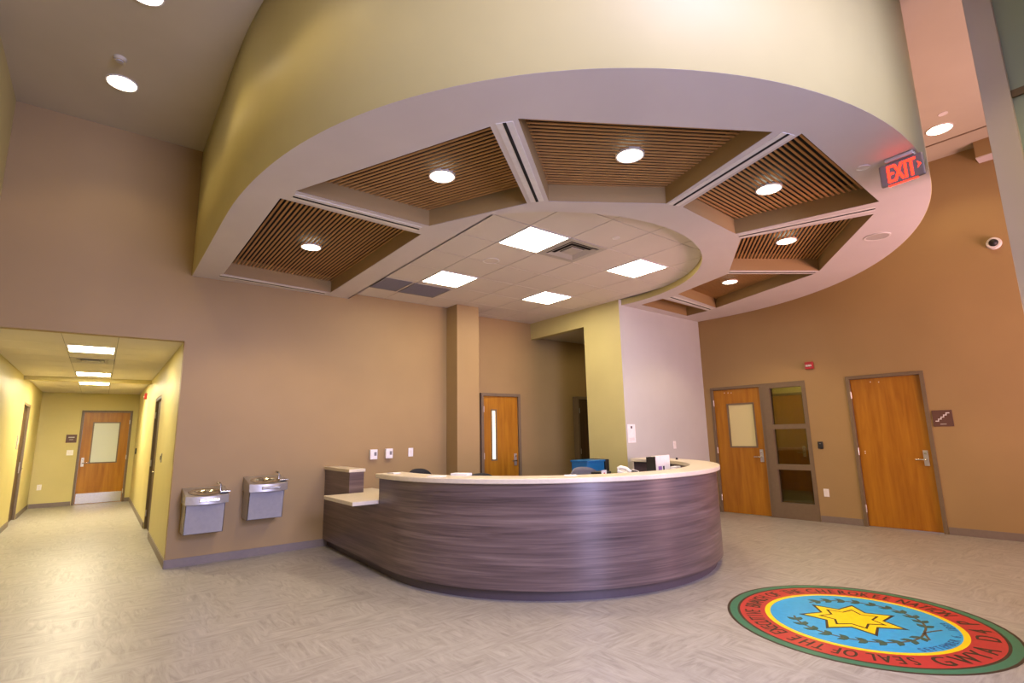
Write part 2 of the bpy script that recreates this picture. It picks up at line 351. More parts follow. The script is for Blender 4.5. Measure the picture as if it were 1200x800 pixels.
PANELS = [[(1.08, 7.49), (1.09, 4.75), (2.54, 4.79), (2.53, 7.60)],
          [(1.16, 4.53), (1.98, 2.72), (2.99, 3.53), (2.50, 4.54)],
          [(2.08, 2.53), (3.70, 1.55), (4.09, 2.76), (3.13, 3.38)],
          [(3.90, 1.43), (5.76, 1.51), (5.39, 2.78), (4.28, 2.71)],
          [(6.06, 1.65), (7.68, 2.82), (6.60, 3.54), (5.58, 2.82)],
          [(7.77, 2.92), (8.48, 4.86), (7.07, 4.69), (6.73, 3.64)],
          [(8.56, 5.07), (8.60, 5.54), (7.14, 5.47), (7.11, 5.00)]]
dr = struct(empty('ceiling_drum', (4.9, 5.0, SOF)), 'large curved khaki drum with a ring of wood slat coffers over the desk', 'ceiling')
def dchild(o): o.parent = dr; o.matrix_parent_inverse = Matrix.Translation((-4.9, -5.0, -SOF)); return o
dchild(MB().slab([outer_loop]+PANELS, SOF, SOF+0.006, XY).build('soffit', 'white_paint'))
vs = []; fs = []
for i, (x, y) in enumerate(drum):
    t_ = Vector(drum[min(i+1, len(drum)-1)])-Vector(drum[max(i-1, 0)]); t_.normalize()
    x, y = x+t_.y*0.004, y-t_.x*0.004              # skin just outside the soffit edge
    vs += [(x, y, SOF+0.0008), (x, y, CEIL)]
    if i: fs.append((2*i-2, 2*i, 2*i+1, 2*i-1))
o = mesh('drum_wall', vs, fs, 'khaki_paint', smooth=True); dchild(o)
so = o.modifiers.new('thickness', 'SOLIDIFY'); so.thickness = 0.02; so.offset = -1
me = o.data
if me.polygons[60].normal.dot(Vector((4.9-drum[60][0], 5.0-drum[60][1], 0))) > 0: me.flip_normals()
vs = []; fs = []
for i, (x, y) in enumerate(inner):
    vs += [(x, y, SOF), (x, y, TILE+0.03)]
    if i: fs.append((2*i-2, 2*i, 2*i+1, 2*i-1))
dchild(mesh('ledge', vs, fs, 'khaki_paint', smooth=True))
dchild(MB().box(2.86, 2.88, inner[-1][1], YA, SOF, TILE+0.03).build('ledge_straight', 'white_paint'))
WOODZ = 3.825
def inset(poly, d):
    c = Vector((sum(p[0] for p in poly)/len(poly), sum(p[1] for p in poly)/len(poly)))
    return [tuple(c+(Vector(p)-c)*(1-d/(Vector(p)-c).length)) for p in poly]
def clip_half(poly, n, d, keep_less=True):
    out = []
    for i in range(len(poly)):
        a, b = poly[i], poly[(i+1) % len(poly)]
        fa = n[0]*a[0]+n[1]*a[1]-d; fb = n[0]*b[0]+n[1]*b[1]-d
        if not keep_less: fa, fb = -fa, -fb
        if fa <= 0: out.append(a)
        if (fa < 0 < fb) or (fb < 0 < fa):
            t = fa/(fa-fb); out.append((a[0]+(b[0]-a[0])*t, a[1]+(b[1]-a[1])*t))
    return out
for k, P in enumerate(PANELS):
    cf = MB()
    n = len(P); big = inset(P, -0.02)
    cf.add([(x, y, SOF+0.001) for x, y in P]+[(x, y, 3.91) for x, y in P], [(i, (i+1) % n, n+(i+1) % n, n+i) for i in range(n)])
    cf_o = dchild(cf.build('coffer', 'tan_paint'))
    bk = MB().slab([P], 3.90, 3.915, XY).build('backing', 'dark_gap', cf_o)
    # slats parallel to the outer edge P0-P1
    e = (Vector(P[1])-Vector(P[0])).normalized(); nn = Vector((-e.y, e.x))
    if (Vector(P[2])-Vector(P[0])).dot(nn) < 0: nn = -nn
    d0 = Vector(P[0]).dot(nn); dmax = max(Vector(q).dot(nn) for q in P)
    pitch = 0.047; j = 0; s = d0+0.012
    while s+0.022 < dmax:
        q = clip_half(clip_half(P, nn, s+0.021, True), nn, s, False)
        if len(q) >= 3:
            # local frame along the slat so that the grain follows it
            loc = [((Vector(a)-Vector(P[0])).dot(e), (Vector(a)-Vector(P[0])).dot(nn)) for a in q]
            u0 = sum(a[0] for a in loc)/len(loc); v0 = sum(a[1] for a in loc)/len(loc)
            so_ = MB().slab([[(a[0]-u0, a[1]-v0) for a in loc]], 0, 0.008, XY).build('slat', 'slat_wood', cf_o)
            w_ = Vector(P[0])+e*u0+nn*v0
            ang = math.atan2(e.y, e.x); so_.rotation_euler = (0, 0, ang)
            if nn.dot(Vector((-math.sin(ang), math.cos(ang)))) < 0:
                so_.scale = (1, -1, 1)
            so_.location = (w_.x, w_.y, WOODZ)
        s += pitch
# linear slot diffusers between the coffers
SLOTS = [((1.05, 7.58), (2.47, 7.69)), ((1.17, 4.64), (2.45, 4.665)), ((2.03, 2.62), (3.04, 3.44)), ((3.82, 1.49), (4.17, 2.73)), ((5.91, 1.59), (5.49, 2.79)), ((7.70, 2.88), (6.68, 3.59)), ((8.47, 4.97), (7.13, 4.86))]
for a, b_ in SLOTS:
    a = Vector(a); b_ = Vector(b_); e = (b_-a).normalized(); nn = Vector((-e.y, e.x))
    def q(w, c=0.0): return [tuple(a+nn*(c-w)), tuple(b_+nn*(c-w)), tuple(b_+nn*(c+w)), tuple(a+nn*(c+w))]
    s_ = dchild(MB().slab([q(0.062)], SOF-0.004, SOF, XY).build('slot_diffuser', 'ring_white'))
    MB().slab([q(0.013)], SOF-0.006, SOF-0.003, XY).build('slot', 'dark_gap', s_)

# ------------------------------------------------------------------ tile ceiling inside the ring
tf = struct(empty('ceiling_tiles', (4.8, 5.4, TILE)), 'white lay-in tile ceiling inside the curved ring above the desk', 'ceiling')
def tchild(o): o.parent = tf; o.matrix_parent_inverse = Matrix.Translation((-4.8, -5.4, -TILE)); return o
region = [(x, y) for x, y in inner]+[(2.88, YA), (5.11, YA), (5.11, YB), (GX, YB), (GX, GY)]
tchild(MB().slab([region], TILE+0.006, TILE+0.03, XY).build('grid', 'tile_joint'))
# convex pieces: tiles are clipped by the circle (below IC.y) and by straight edges
def clip_region(poly):
    q = clip_half(poly, (-1, 0), -2.88)
    q = clip_half(q, (1, 0), GX) if q else q
    if q:
        for i in range(0, 49):
            a = PI+(PI)*i/48
            n_ = (math.cos(a), math.sin(a)); d_ = n_[0]*IC[0]+n_[1]*IC[1]+IR*0.9995
            if min(p[1] for p in q) < IC[1]+0.7: q = clip_half(q, n_, d_)
            if not q: break
    return q
G0X, G0Y, GS = 3.49, 4.08, 0.63
TROF = {(0, 0), (3, 0), (0, 3), (3, 3)}; VENT = (1, 0); DARK = {(-1, 4), (0, 4)}
# dark grilles occupy the upper-left part of the field (measured 6.70..7.27)
for i in range(-1, 6):
    for j in range(-2, 7):
        if (i, j) in TROF or (i, j) == VENT: continue
        x0, y0 = G0X+i*GS, G0Y+j*GS
        q = rect(x0+0.006, x0+GS-0.006, y0+0.006, y0+GS-0.006)
        q = clip_region(q)
        if not q or len(q) < 3: continue
        q = clip_half(q, (0, 1), YA-0.002 if x0 < 5.0 else YB-0.002)
        if len(q) < 3: continue
        ar = abs(sum(q[k][0]*q[(k+1) % len(q)][1]-q[(k+1) % len(q)][0]*q[k][1] for k in range(len(q))))/2
        if ar < 0.004: continue
        cx = sum(p_[0] for p_ in q)/len(q)
        mat = 'tile_white'
        t_ = tchild(MB().slab([q], TILE, TILE+0.012, XY).build('tile', mat))
def troffer(x, y, z, label, sx, sy, mat, group):
    r = tag(empty('ceiling_light', (x, y, z)), label, 'light', group)
    MB().slab([rect(-sx/2, sx/2, -sy/2, sy/2), rect(-sx/2+0.022, sx/2-0.022, -sy/2+0.022, sy/2-0.022)], -0.006, 0.012, XY).build('frame', 'ring_white', r)
    MB().slab([rect(-sx/2+0.022, sx/2-0.022, -sy/2+0.022, sy/2-0.022)], -0.002, 0.006, XY).build('diffuser', mat, r)
    return r
for (i, j), lab in (((0, 0), 'square ceiling panel light beside the supply air vent'), ((3, 0), 'square ceiling panel light nearest the curved khaki ledge'),
                    ((0, 3), 'square ceiling panel light beside the two dark return grilles'), ((3, 3), 'square ceiling panel light nearest the khaki partition')):
    troffer(G0X+(i+0.5)*GS, G0Y+(j+0.5)*GS, TILE-0.001, lab, GS-0.01, GS-0.01, 'troffer_lens', 'square panel lights in the tile ceiling')
# supply diffuser
def supply_vent(x, y, z, sx, sy, label):
    r = tag(empty('air_vent', (x, y, z)), label, 'air vent')
    MB().slab([rect(-sx/2, sx/2, -sy/2, sy/2), rect(-sx/2+0.07, sx/2-0.07, -sy/2+0.07, sy/2-0.07)], -0.006, 0.01, XY).build('frame', 'vent_metal', r)
    MB().slab([rect(-sx/2+0.07, sx/2-0.07, -sy/2+0.07, sy/2-0.07)], 0.006, 0.012, XY).build('backing', 'dark_gap', r)
    for k, f in enumerate((0.74, 0.52)):
        a, b2 = sx/2*f, sy/2*f
        a1_, b1_ = a-0.05, b2-0.05
        vs = [(-a, -b2, -0.012), (a, -b2, -0.012), (a, b2, -0.012), (-a, b2, -0.012), (-a1_, -b1_, 0.006), (a1_, -b1_, 0.006), (a1_, b1_, 0.006), (-a1_, b1_, 0.006)]
        mesh('louver', vs, [(0, 1, 5, 4), (1, 2, 6, 5), (2, 3, 7, 6), (3, 0, 4, 7)], 'vent_metal', r)
    MB().box(-sx*0.16, sx*0.16, -sy*0.16, sy*0.16, -0.008, 0.004).build('center_plate', 'vent_metal', r, bevel=0.004)
supply_vent(G0X+1.5*GS, G0Y+0.5*GS, TILE-0.001, GS-0.01, GS-0.01, 'square louvered supply air vent beside the panel light')
for x0, x1, y0, y1, lab in ((3.00, 3.43, 6.71, 7.27, 'dark grey return grille farther from the panel light'), (3.47, 4.09, 6.73, 7.29, 'dark grey return grille touching the panel light')):
    r = tag(empty('return_grille', ((x0+x1)/2, (y0+y1)/2, TILE-0.002)), lab, 'grille', 'return grilles in the tile ceiling')
    sx, sy = x1-x0, y1-y0
    MB().slab([rect(-sx/2, sx/2, -sy/2, sy/2)], -0.003, 0.002, XY).build('backing', 'vent_grey', r)
    MB().slab([rect(-sx/2, sx/2, -sy/2, sy/2), rect(-sx/2+0.02, sx/2-0.02, -sy/2+0.02, sy/2-0.02)], -0.008, -0.003, XY).build('frame', 'vent_grey', r)
    gb = MB()
    for k in range(20): gb.box(-sx/2+0.02, sx/2-0.02, -sy/2+0.03+k*(sy-0.06)/20, -sy/2+0.036+k*(sy-0.06)/20, -0.008, -0.003)
    gb.build('fins', 'vent_grey', r)
# round ceiling speaker and small sprinkler cap in the tile field, flush speaker on soffit
def disc_thing(name, x, y, z, r, label, cat, mat='vent_metal'):
    t = tag(empty(name, (x, y, z)), label, cat)
    MB().ring((0, 0), r*0.86, r, -0.006, 0.0).build('rim', 'ring_white', t); MB().cyl((0, 0, 0), r*0.86, r*0.86, -0.003, 0.0, 32).build('cover', mat, t)
    return t
disc_thing('ceiling_speaker', 3.82, 5.27, TILE-0.001, 0.11, 'round speaker grille in the tile ceiling', 'speaker', 'tile_white')
disc_thing('ceiling_speaker', 6.83, 1.86, SOF-0.001, 0.13, 'round grey speaker in the soffit below the exit sign', 'speaker', 'vent_metal')
disc_thing('sprinkler_cap', 4.55, 3.78, TILE-0.001, 0.045, 'small sprinkler cap in the tile ceiling past the air vent', 'sprinkler', 'ring_white')
disc_thing('sprinkler_cap', 4.86, 1.35, SOF-0.001, 0.05, 'small round sprinkler cap in the soffit beside the exit sign', 'sprinkler', 'ring_white')

# ------------------------------------------------------------------ round downlights
def downlight(x, y, z, r, label, mat, group, watts=120):
    t = tag(empty('recessed_downlight', (x, y, z)), label, 'light', group)
    MB().ring((0, 0), r, r+0.014, -0.008, 0.02).build('trim_ring', 'ring_white', t, smooth=True)
    MB().cyl((0, 0, 0), r, r, -0.002, 0.015, 40).build('lens', mat, t)
    l = bpy.data.lights.new('downlight_lamp', 'SPOT'); l.energy = watts; l.color = (1.0, 0.74, 0.38); l.spot_size = math.radians(122); l.spot_blend = 0.45; l.shadow_soft_size = r*0.9
    lo = link(bpy.data.objects.new('downlight_lamp', l), t); lo.location = (0, 0, -0.02)
    return t
k_ = (WOODZ-EYE)/(3.95-EYE)
CL = ['first coffer beside the back wall, leftmost', 'second coffer from the left', 'middle coffer nearest the viewer', 'coffer before the exit sign', 'fifth coffer, right of the desk', 'coffer nearest the right wall doors']
for (x, y), lab in zip([(1.93, 6.63), (2.35, 4.02), (3.52, 2.71), (5.22, 2.29), (6.92, 2.89), (8.09, 4.35)], CL):
    downlight(x*k_, y*k_, WOODZ-0.003, 0.107, 'round downlight in the wood slats of the '+lab, 'downlight_lens', 'downlights in the slatted coffers', 58)
CG = 'downlights in the high ceiling'
downlight(-0.17, 6.71, CEIL-0.002, 0.135, 'round downlight in the high ceiling above the hallway opening', 'ceiling_downlight_lens', CG, 17)
downlight(-0.05, 5.12, CEIL-0.002, 0.135, 'round downlight in the high ceiling cut by the top edge', 'ceiling_downlight_lens', CG, 24)
downlight(8.55, 1.45, CEIL-0.002, 0.135, 'round downlight in the pink ceiling above the exit sign', 'ceiling_downlight_lens', CG, 24)
for (x, y, wt), lab in zip([(-0.05, 3.4, 27), (0.0, 1.6, 27), (1.2, -0.4, 27), (4.5, -1.1, 120), (7.0, -0.3, 34)],
                       ['farther along the left wall', 'left of the viewer', 'above the viewer', 'added behind the viewer to light the entry post', 'inside the entry']):  # the strongest one is an unseen lamp added to brighten the entry post
    downlight(x, y, CEIL-0.002, 0.135, 'round downlight in the high ceiling '+lab, 'ceiling_downlight_lens', CG, wt)
r = tag(empty('smoke_detector', (-0.2, 6.25, CEIL)), 'small round smoke detector beside the left ceiling downlight', 'detector')
MB().cyl((0, 0, 0), 0.05, 0.06, -0.035, 0, 28).build('body', 'ceiling_paint', r, smooth=True); MB().cyl((0, 0, 0), 0.03, 0.035, -0.045, -0.035, 20).build('sensor_cap', 'vent_metal', r, smooth=True)
disc_thing('sprinkler_cap', 8.15, 1.32, CEIL-0.001, 0.05, 'small sprinkler cap in the pink ceiling near the right downlight', 'sprinkler', 'ring_white')

# ------------------------------------------------------------------ hallway ceiling
hc = struct(empty('ceiling_hall', (-0.2, 10.5, HALLC)), 'white tile ceiling of the hallway with a lengthwise light strip', 'ceiling')
def hchild(o): o.parent = hc; o.matrix_parent_inverse = Matrix.Translation((0.2, -10.5, -HALLC)); return o
hchild(MB().box(XL-0.3, XH, YA+0.12, YEND, HALLC+0.006, HALLC+0.04).build('grid', 'tile_joint'))
HL = [(9.13, 0.62), (12.45, 0.62), (14.3, 0.62)]
ys = [YA+0.12, 8.80, 9.44, 10.08, 10.72, 11.36, 12.14, 12.76, 13.2]
ys2 = [13.34, 13.98, 14.62, 15.26, 15.9, 16.54, YEND]
for col, (x0, x1) in enumerate(((XL-0.15, -0.47), (-0.47, 0.07), (0.07, XH))):
    for yy in (ys, ys2):
        for a, b_ in zip(yy[:-1], yy[1:]):
            if col == 1 and any(a-0.05 < h[0] < b_+0.05 for h in HL): continue
            if col == 1 and a < 10.6 < b_: continue
            hchild(MB().box(x0+0.003, x1-0.003, a+0.003, b_-0.003, HALLC, HALLC+0.012).build('tile', 'tile_white'))
for (yc, sy), lab in zip([((8.80+9.44)/2, .63), ((12.14+12.76)/2, .61), ((13.98+14.62)/2, .63)], ['nearest the lobby', 'before the bulkhead', 'farthest, beyond the bulkhead']):
    troffer(-0.20, yc, HALLC-0.001, 'hallway ceiling panel light '+lab, 0.53, sy, 'hall_far_lens' if 'farthest' in lab else 'hall_lens', 'hallway panel lights')
troffer(7.95, 6.9, 3.459, 'added fill light inside the alcove behind the khaki partition', 0.3, 0.3, 'alcove_fill_lens', None)  # no fixture visible here, added to brighten the alcove
supply_vent(-0.20, 10.40, HALLC-0.001, 0.53, 0.63, 'louvered supply air vent in the hallway ceiling')

# ------------------------------------------------------------------ doors
def lever(parent, x, z, s=1, plate=True):
    """lever set; s=+1 lever points to +x"""
    if plate: h = MB().box(x-0.03, x+0.03, -0.012, 0, z-0.09, z+0.13).build('lever_handle', 'steel_brushed', parent, bevel=0.004)
    else: h = MB().cyl((x, 0, z), 0.035, 0.035, -0.012, 0, 24, 'y').build('lever_handle', 'steel_brushed', parent)
    MB().tube([(x, -0.01, z), (x, -0.05, z), (x+s*0.03, -0.06, z), (x+s*0.12, -0.055, z)], [0.012, 0.012, 0.011, 0.010], 10).build('lever_arm', 'steel', h, smooth=True)
    MB().cyl((x, 0, z+0.085), 0.016, 0.016, -0.022, -0.01, 16, 'y').build('lock_cylinder', 'steel', h)
    return h
def hinges(parent, x, zs):
    for z in zs: MB().cyl((x, -0.006, 0), 0.011, 0.011, z-0.055, z+0.055, 12).build('hinge', 'steel_brushed', parent)
def door(n, loc, rz, Wd, Hd, label, lite=None, lite_mat='frosted_glass', hinge='l', kick=0, dark=False, recess=0.02, fw=0.05, wood_mat='door_wood', left=None, viewer=False):
    r = struct(empty('door_%d' % n, (loc[0], loc[1], 0), rz), label, 'door')
    L = 0 if left is None else left
    MB().slab([[(L, 0), (L+fw, 0), (L+fw, Hd-fw), (L+Wd-fw, Hd-fw), (L+Wd-fw, 0), (L+Wd, 0), (L+Wd, Hd), (L, Hd)]], -0.015, 0.135, XZ).build('door_frame', 'metal_frame', r, bevel=0.003)
    loops = [rect(L+fw+0.003, L+Wd-fw-0.003, 0.008, Hd-fw-0.003)]
    if lite: loops.append(rect(*lite))
    lf = MB().slab(loops, recess, recess+0.045, XZ).build('leaf', wood_mat, r)
    if lite:
        x0, x1, z0, z1 = lite
        MB().slab([rect(x0-0.022, x1+0.022, z0-0.022, z1+0.022), rect(x0+0.006, x1-0.006, z0+0.006, z1-0.006)], recess-0.008, recess+0.05, XZ).build('lite_frame', 'metal_frame', lf)
        MB().box(x0, x1, recess+0.015, recess+0.021, z0, z1).build('pane', lite_mat, lf)
    if kick: MB().box(L+fw+0.02, L+Wd-fw-0.02, recess-0.002, recess, 0.02, kick).build('kick_plate', 'steel', lf)
    hx = (L+Wd-fw-0.075) if hinge == 'l' else (L+fw+0.075)
    h = lever(lf, hx, 1.02, -1 if hinge == 'l' else 1)
    h.location.y = recess
    gx = L+fw if hinge == 'l' else L+Wd-fw
    hinges(r, gx, (0.27, 1.13, Hd-0.30))
    return r, lf
# door 1 hallway end
door(1, (-0.42, YEND), 0, 1.06, 2.34, 'orange wooden door with large frosted window and steel kick plate at the hallway end', lite=(0.27, 0.80, 1.02, 2.02), hinge='r', kick=0.27)
# door 2 on the right wall with sidelight
uo = uA
d2, lf2 = door(2, (RW0.x, RW0.y), RANG, 0.98, 2.31, 'orange wooden door with square window and glazed sidelight', lite=(rw_u(5.29), rw_u(4.82), 1.20, 1.97), lite_mat='frosted_yellow', left=uA)
for x, z in ((uA+0.27, 2.20), (uA+0.34, 2.195), (uA+0.40, 2.19)):
    MB().cyl((x, 0.018, z), 0.008, 0.008, -0.002, 0.001, 8, 'y').build('screw_cap', 'ring_white', lf2)
us = uA+0.98
sl = MB().slab([rect(us-0.02, uB, 0, 2.31), rect(us+0.13, uB-0.06, 0.26, 0.81), rect(us+0.13, uB-0.06, 0.90, 1.50), rect(us+0.13, uB-0.06, 1.58, 2.22)], -0.015, 0.10, XZ).build('sidelight_frame', 'metal_frame', d2)
for z0, z1 in ((0.26, 0.81), (0.90, 1.50), (1.58, 2.22)):
    MB().box(us+0.13, uB-0.06, 0.04, 0.046, z0, z1).build('pane', 'sidelight_glass', sl)
# door 3
d3, lf3 = door(3, (RW0.x, RW0.y), RANG, uD-uC, 2.31, 'plain orange wooden door beside the stairs sign', left=uC, recess=0.03)
for x, z in ((uC+0.33, 2.20), (uC+0.44, 2.19), (uC+0.13, 1.10), (uC+0.13, 1.13)):
    MB().cyl((x, 0.028, z), 0.008, 0.008, -0.002, 0.001, 8, 'y').build('screw_cap', 'ring_white', lf3)
# door 4 behind the desk
door(4, (5.43, YB-0.16), 0, 0.92, 2.27, 'wooden door with a narrow vertical window behind the desk', lite=(0.255, 0.345, 1.06, 1.95), lite_mat='lit_lite', fw=0.055)
# doors 5, 6 in hallway, set back in dark reveals
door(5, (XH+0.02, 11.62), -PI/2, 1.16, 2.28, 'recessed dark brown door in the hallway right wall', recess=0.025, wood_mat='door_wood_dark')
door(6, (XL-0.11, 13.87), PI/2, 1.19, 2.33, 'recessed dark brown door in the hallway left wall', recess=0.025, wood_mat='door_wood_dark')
# door 7 in the alcove: dark edge visible past the partition
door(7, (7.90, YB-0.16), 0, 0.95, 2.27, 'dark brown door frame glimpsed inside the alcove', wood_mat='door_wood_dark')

# room behind door 2: back corridor with a far door
bc = struct(empty('wall_corridor', (RW0.x, RW0.y, 0), RANG), 'khaki corridor seen through the sidelight', 'wall')
MB().box(-0.1, 0.0, 0.14, 2.2, 0, 2.7).build('wall_panel', 'khaki_paint', bc)
MB().box(2.3, 2.4, 0.14, 2.2, 0, 2.7).build('wall_panel', 'khaki_paint', bc)
MB().box(-0.1, 2.4, 2.1, 2.2, 0, 2.7).build('wall_panel', 'khaki_paint', bc)
MB().box(-0.1, 2.4, 0.14, 2.2, 2.6, 2.7).build('ceiling_panel', 'ceiling_paint', bc)
cp = RW0+RDIR*1.0+Vector((-RDIR.y, RDIR.x))*1.2
troffer(cp.x, cp.y, 2.59, 'ceiling light inside the corridor behind the sidelight', 0.3, 0.3, 'back_room_lens', None)
q8 = RW0+RDIR*0.20+Vector((-RDIR.y, RDIR.x))*2.08
door(8, (q8.x, q8.y), RANG, 0.90, 2.25, 'orange door seen deep behind the glazed sidelight', kick=0.25)

# ------------------------------------------------------------------ wall devices
def plate(name, loc, rz, w, h, d, mat, label, cat, parts=(), group=None, bevel=0.004):
    r = tag(empty(name, loc, rz), label, cat, group)
    MB().box(-w/2, w/2, -d, 0, -h/2, h/2).build('cover_plate', mat, r, bevel=bevel)
    for pn, x0, x1, z0, z1, dd_, pm in parts: MB().box(x0, x1, -d-dd_, -d+0.001, z0, z1).build(pn, pm, r)
    return r
DEV = [('toggle', 0.005, 0.04, -0.02, 0.035, 0.008, 'vent_grey'), ('lower_tab', -0.035, 0.035, -0.06, -0.045, 0.006, 'white_plastic')]
plate('wall_control_box', (3.345, YA, 1.245), 0, 0.115, 0.15, 0.05, 'white_plastic', 'white wall device farthest left above the low counter', 'wall device', DEV, 'white devices on the tan wall')
plate('wall_control_box', (3.60, YA, 1.25), 0, 0.115, 0.15, 0.05, 'white_plastic', 'white wall device between the other device and the switch', 'wall device', DEV, 'white devices on the tan wall')
plate('light_switch', (3.99, YA, 1.255), 0, 0.085, 0.135, 0.01, 'white_plastic', 'flat white switch plate on the tan wall above the desk end', 'switch', [('rocker', -0.018, 0.018, -0.034, 0.034, 0.005, 'ring_white')])
gyl = lambda X: GY+(X-GX)*(RW0.y-GY)/(RW0.x-GX)-0.004
plate('light_switch', (8.14, gyl(8.14), 1.26), 0.024, 0.085, 0.135, 0.01, 'white_plastic', 'white switch plate on the pale grey wall behind the counter', 'switch', [('rocker', -0.018, 0.018, -0.034, 0.034, 0.005, 'ring_white')])
r = tag(empty('posted_notice', (6.94, gyl(6.94), 1.48), 0.024), 'white paper notice taped to the pale grey wall corner', 'notice')
MB().box(-0.10, 0.10, -0.004, 0, -0.15, 0.15).build('sheet', 'paper', r); MB().box(-0.02, 0.02, -0.0055, -0.003, 0.08, 0.12).build('emblem', 'ink', r)
ln = MB()
for k in range(3): ln.box(-0.07, 0.07, -0.0055, -0.003, -0.08-0.02*k, -0.075-0.02*k)
ln.build('print_lines', 'vent_metal', r)
def on_rw(Y, z, off=0.0): x, y = rw_pt(Y); return (x-off*math.cos(0.067), y, z)
r = tag(empty('fire_alarm_strobe', on_rw(3.79, 2.55), RANG), 'red fire alarm strobe above the glazed sidelight', 'fire alarm')
MB().box(-0.062, 0.062, -0.055, 0, -0.06, 0.062).build('housing', 'red_plastic', r, bevel=0.008)
MB().box(-0.045, 0.045, -0.075, -0.054, -0.022, 0.012).build('lens', 'lens_clear', r, bevel=0.006)
for k in (-1, 0, 1): MB().box(k*0.03-0.004, k*0.03+0.004, -0.078, -0.074, -0.02, 0.01).build('lens_rib', 'vent_grey', r)
MB().box(-0.05, 0.05, -0.06, -0.054, -0.05, -0.035).build('grille', 'print_red', r)
plate('card_reader', on_rw(3.77, 1.225), RANG, 0.075, 0.115, 0.025, 'black_plastic', 'black card reader right of the glazed sidelight', 'card reader', [('indicator', -0.012, 0.012, 0.02, 0.03, 0.001, 'vent_grey')])
plate('power_outlet', on_rw(3.77, 0.465), RANG, 0.08, 0.125, 0.008, 'white_plastic', 'white outlet low on the wall between the right doors', 'outlet', [('socket', -0.017, 0.017, 0.008, 0.042, 0.003, 'ring_white'), ('socket', -0.017, 0.017, -0.042, -0.008, 0.003, 'ring_white')])
# stairs sign
r = tag(empty('stairs_sign', on_rw(2.14, 1.605), RANG), 'brown stairs pictogram sign beside the plain wooden door', 'sign')
MB().box(-0.115, 0.115, -0.012, 0, -0.115, 0.115).build('panel', 'brown_sign', r, bevel=0.003)
st = MB(); n = 5
sx0, sz0 = -0.085, -0.045
for k in range(n):
    st.box(sx0+k*0.032, sx0+(k+1)*0.032+0.010, -0.015, -0.011, sz0+k*0.028, sz0+k*0.028+0.012)
    if k < n-1: st.box(sx0+(k+1)*0.032, sx0+(k+1)*0.032+0.010, -0.015, -0.011, sz0+k*0.028, sz0+(k+1)*0.028+0.012)
st.build('stair_symbol', 'paper', r)
MB().box(-0.035, 0.035, -0.0135, -0.011, -0.088, -0.078).build('tactile_line', 'vent_metal', r)
# dome camera
r = tag(empty('security_camera', on_rw(1.27, 3.98), RANG), 'white dome security camera high on the right wall', 'camera')
MB().cyl((0, 0, 0), 0.085, 0.075, 0, -0.055, 32, 'y').build('housing', 'white_plastic', r, smooth=True)
vs = []; fs = []
for i in range(6):
    a = PI/2*i/5
    for j in range(24): b2 = 2*PI*j/24; vs.append((0.052*math.cos(a)*math.cos(b2), -0.055-0.045*math.sin(a), 0.052*math.cos(a)*math.sin(b2)))
for i in range(5): fs += [(i*24+j, i*24+(j+1) % 24, (i+1)*24+(j+1) % 24, (i+1)*24+j) for j in range(24)]
mesh('dome', vs, fs, 'black_plastic', r, smooth=True)
# hallway items
plate('room_sign', (-0.565, YEND, 1.63), 0, 0.21, 0.20, 0.012, 'brown_sign', 'brown room sign left of the hallway end door', 'sign', [('text_line', -0.06, 0.06, 0.02, 0.045, 0.002, 'vent_metal'), ('braille_line', -0.04, 0.04, -0.03, -0.018, 0.002, 'vent_metal')])
plate('light_switch', (-0.56, YEND, 1.285), 0, 0.13, 0.13, 0.01, 'white_plastic', 'white switch plate under the hallway room sign', 'switch', [('rocker', -0.04, -0.01, -0.03, 0.03, 0.005, 'ring_white'), ('rocker', 0.01, 0.04, -0.03, 0.03, 0.005, 'ring_white')])
plate('power_outlet', (-1.05, YEND, 0.48), 0, 0.085, 0.13, 0.008, 'white_plastic', 'white outlet low on the hallway end wall', 'outlet', [('socket', -0.017, 0.017, 0.008, 0.042, 0.003, 'ring_white'), ('socket', -0.017, 0.017, -0.042, -0.008, 0.003, 'ring_white')])
plate('light_switch', (XH, 9.45, 1.27), -PI/2, 0.12, 0.13, 0.012, 'steel_brushed', 'steel switch plate on the near hallway right wall', 'switch', [('rocker', -0.03, -0.008, -0.03, 0.03, 0.006, 'black_plastic'), ('rocker', 0.008, 0.03, -0.03, 0.03, 0.006, 'black_plastic')])
plate('card_reader', (XH, 16.3, 1.29), -PI/2, 0.10, 0.14, 0.025, 'black_plastic', 'black card reader beside the hallway end door', 'card reader', [('indicator', -0.012, 0.012, 0.02, 0.03, 0.001, 'vent_grey')])
r = tag(empty('fire_alarm_strobe', (XH, 14.3, 2.52), -PI/2), 'red fire alarm strobe high on the hallway right wall', 'fire alarm')
MB().box(-0.06, 0.06, -0.05, 0, -0.07, 0.07).build('housing', 'red_plastic', r, bevel=0.008); MB().box(-0.04, 0.04, -0.065, -0.049, -0.03, 0.0).build('lens', 'lens_clear', r, bevel=0.005)
plate('light_switch', (XL-0.09, 13.5, 1.55), PI/2, 0.10, 0.25, 0.015, 'vent_metal', 'narrow grey wall plate beside the hallway left door', 'switch', [('rocker', -0.02, 0.02, -0.04, 0.04, 0.006, 'white_plastic')])

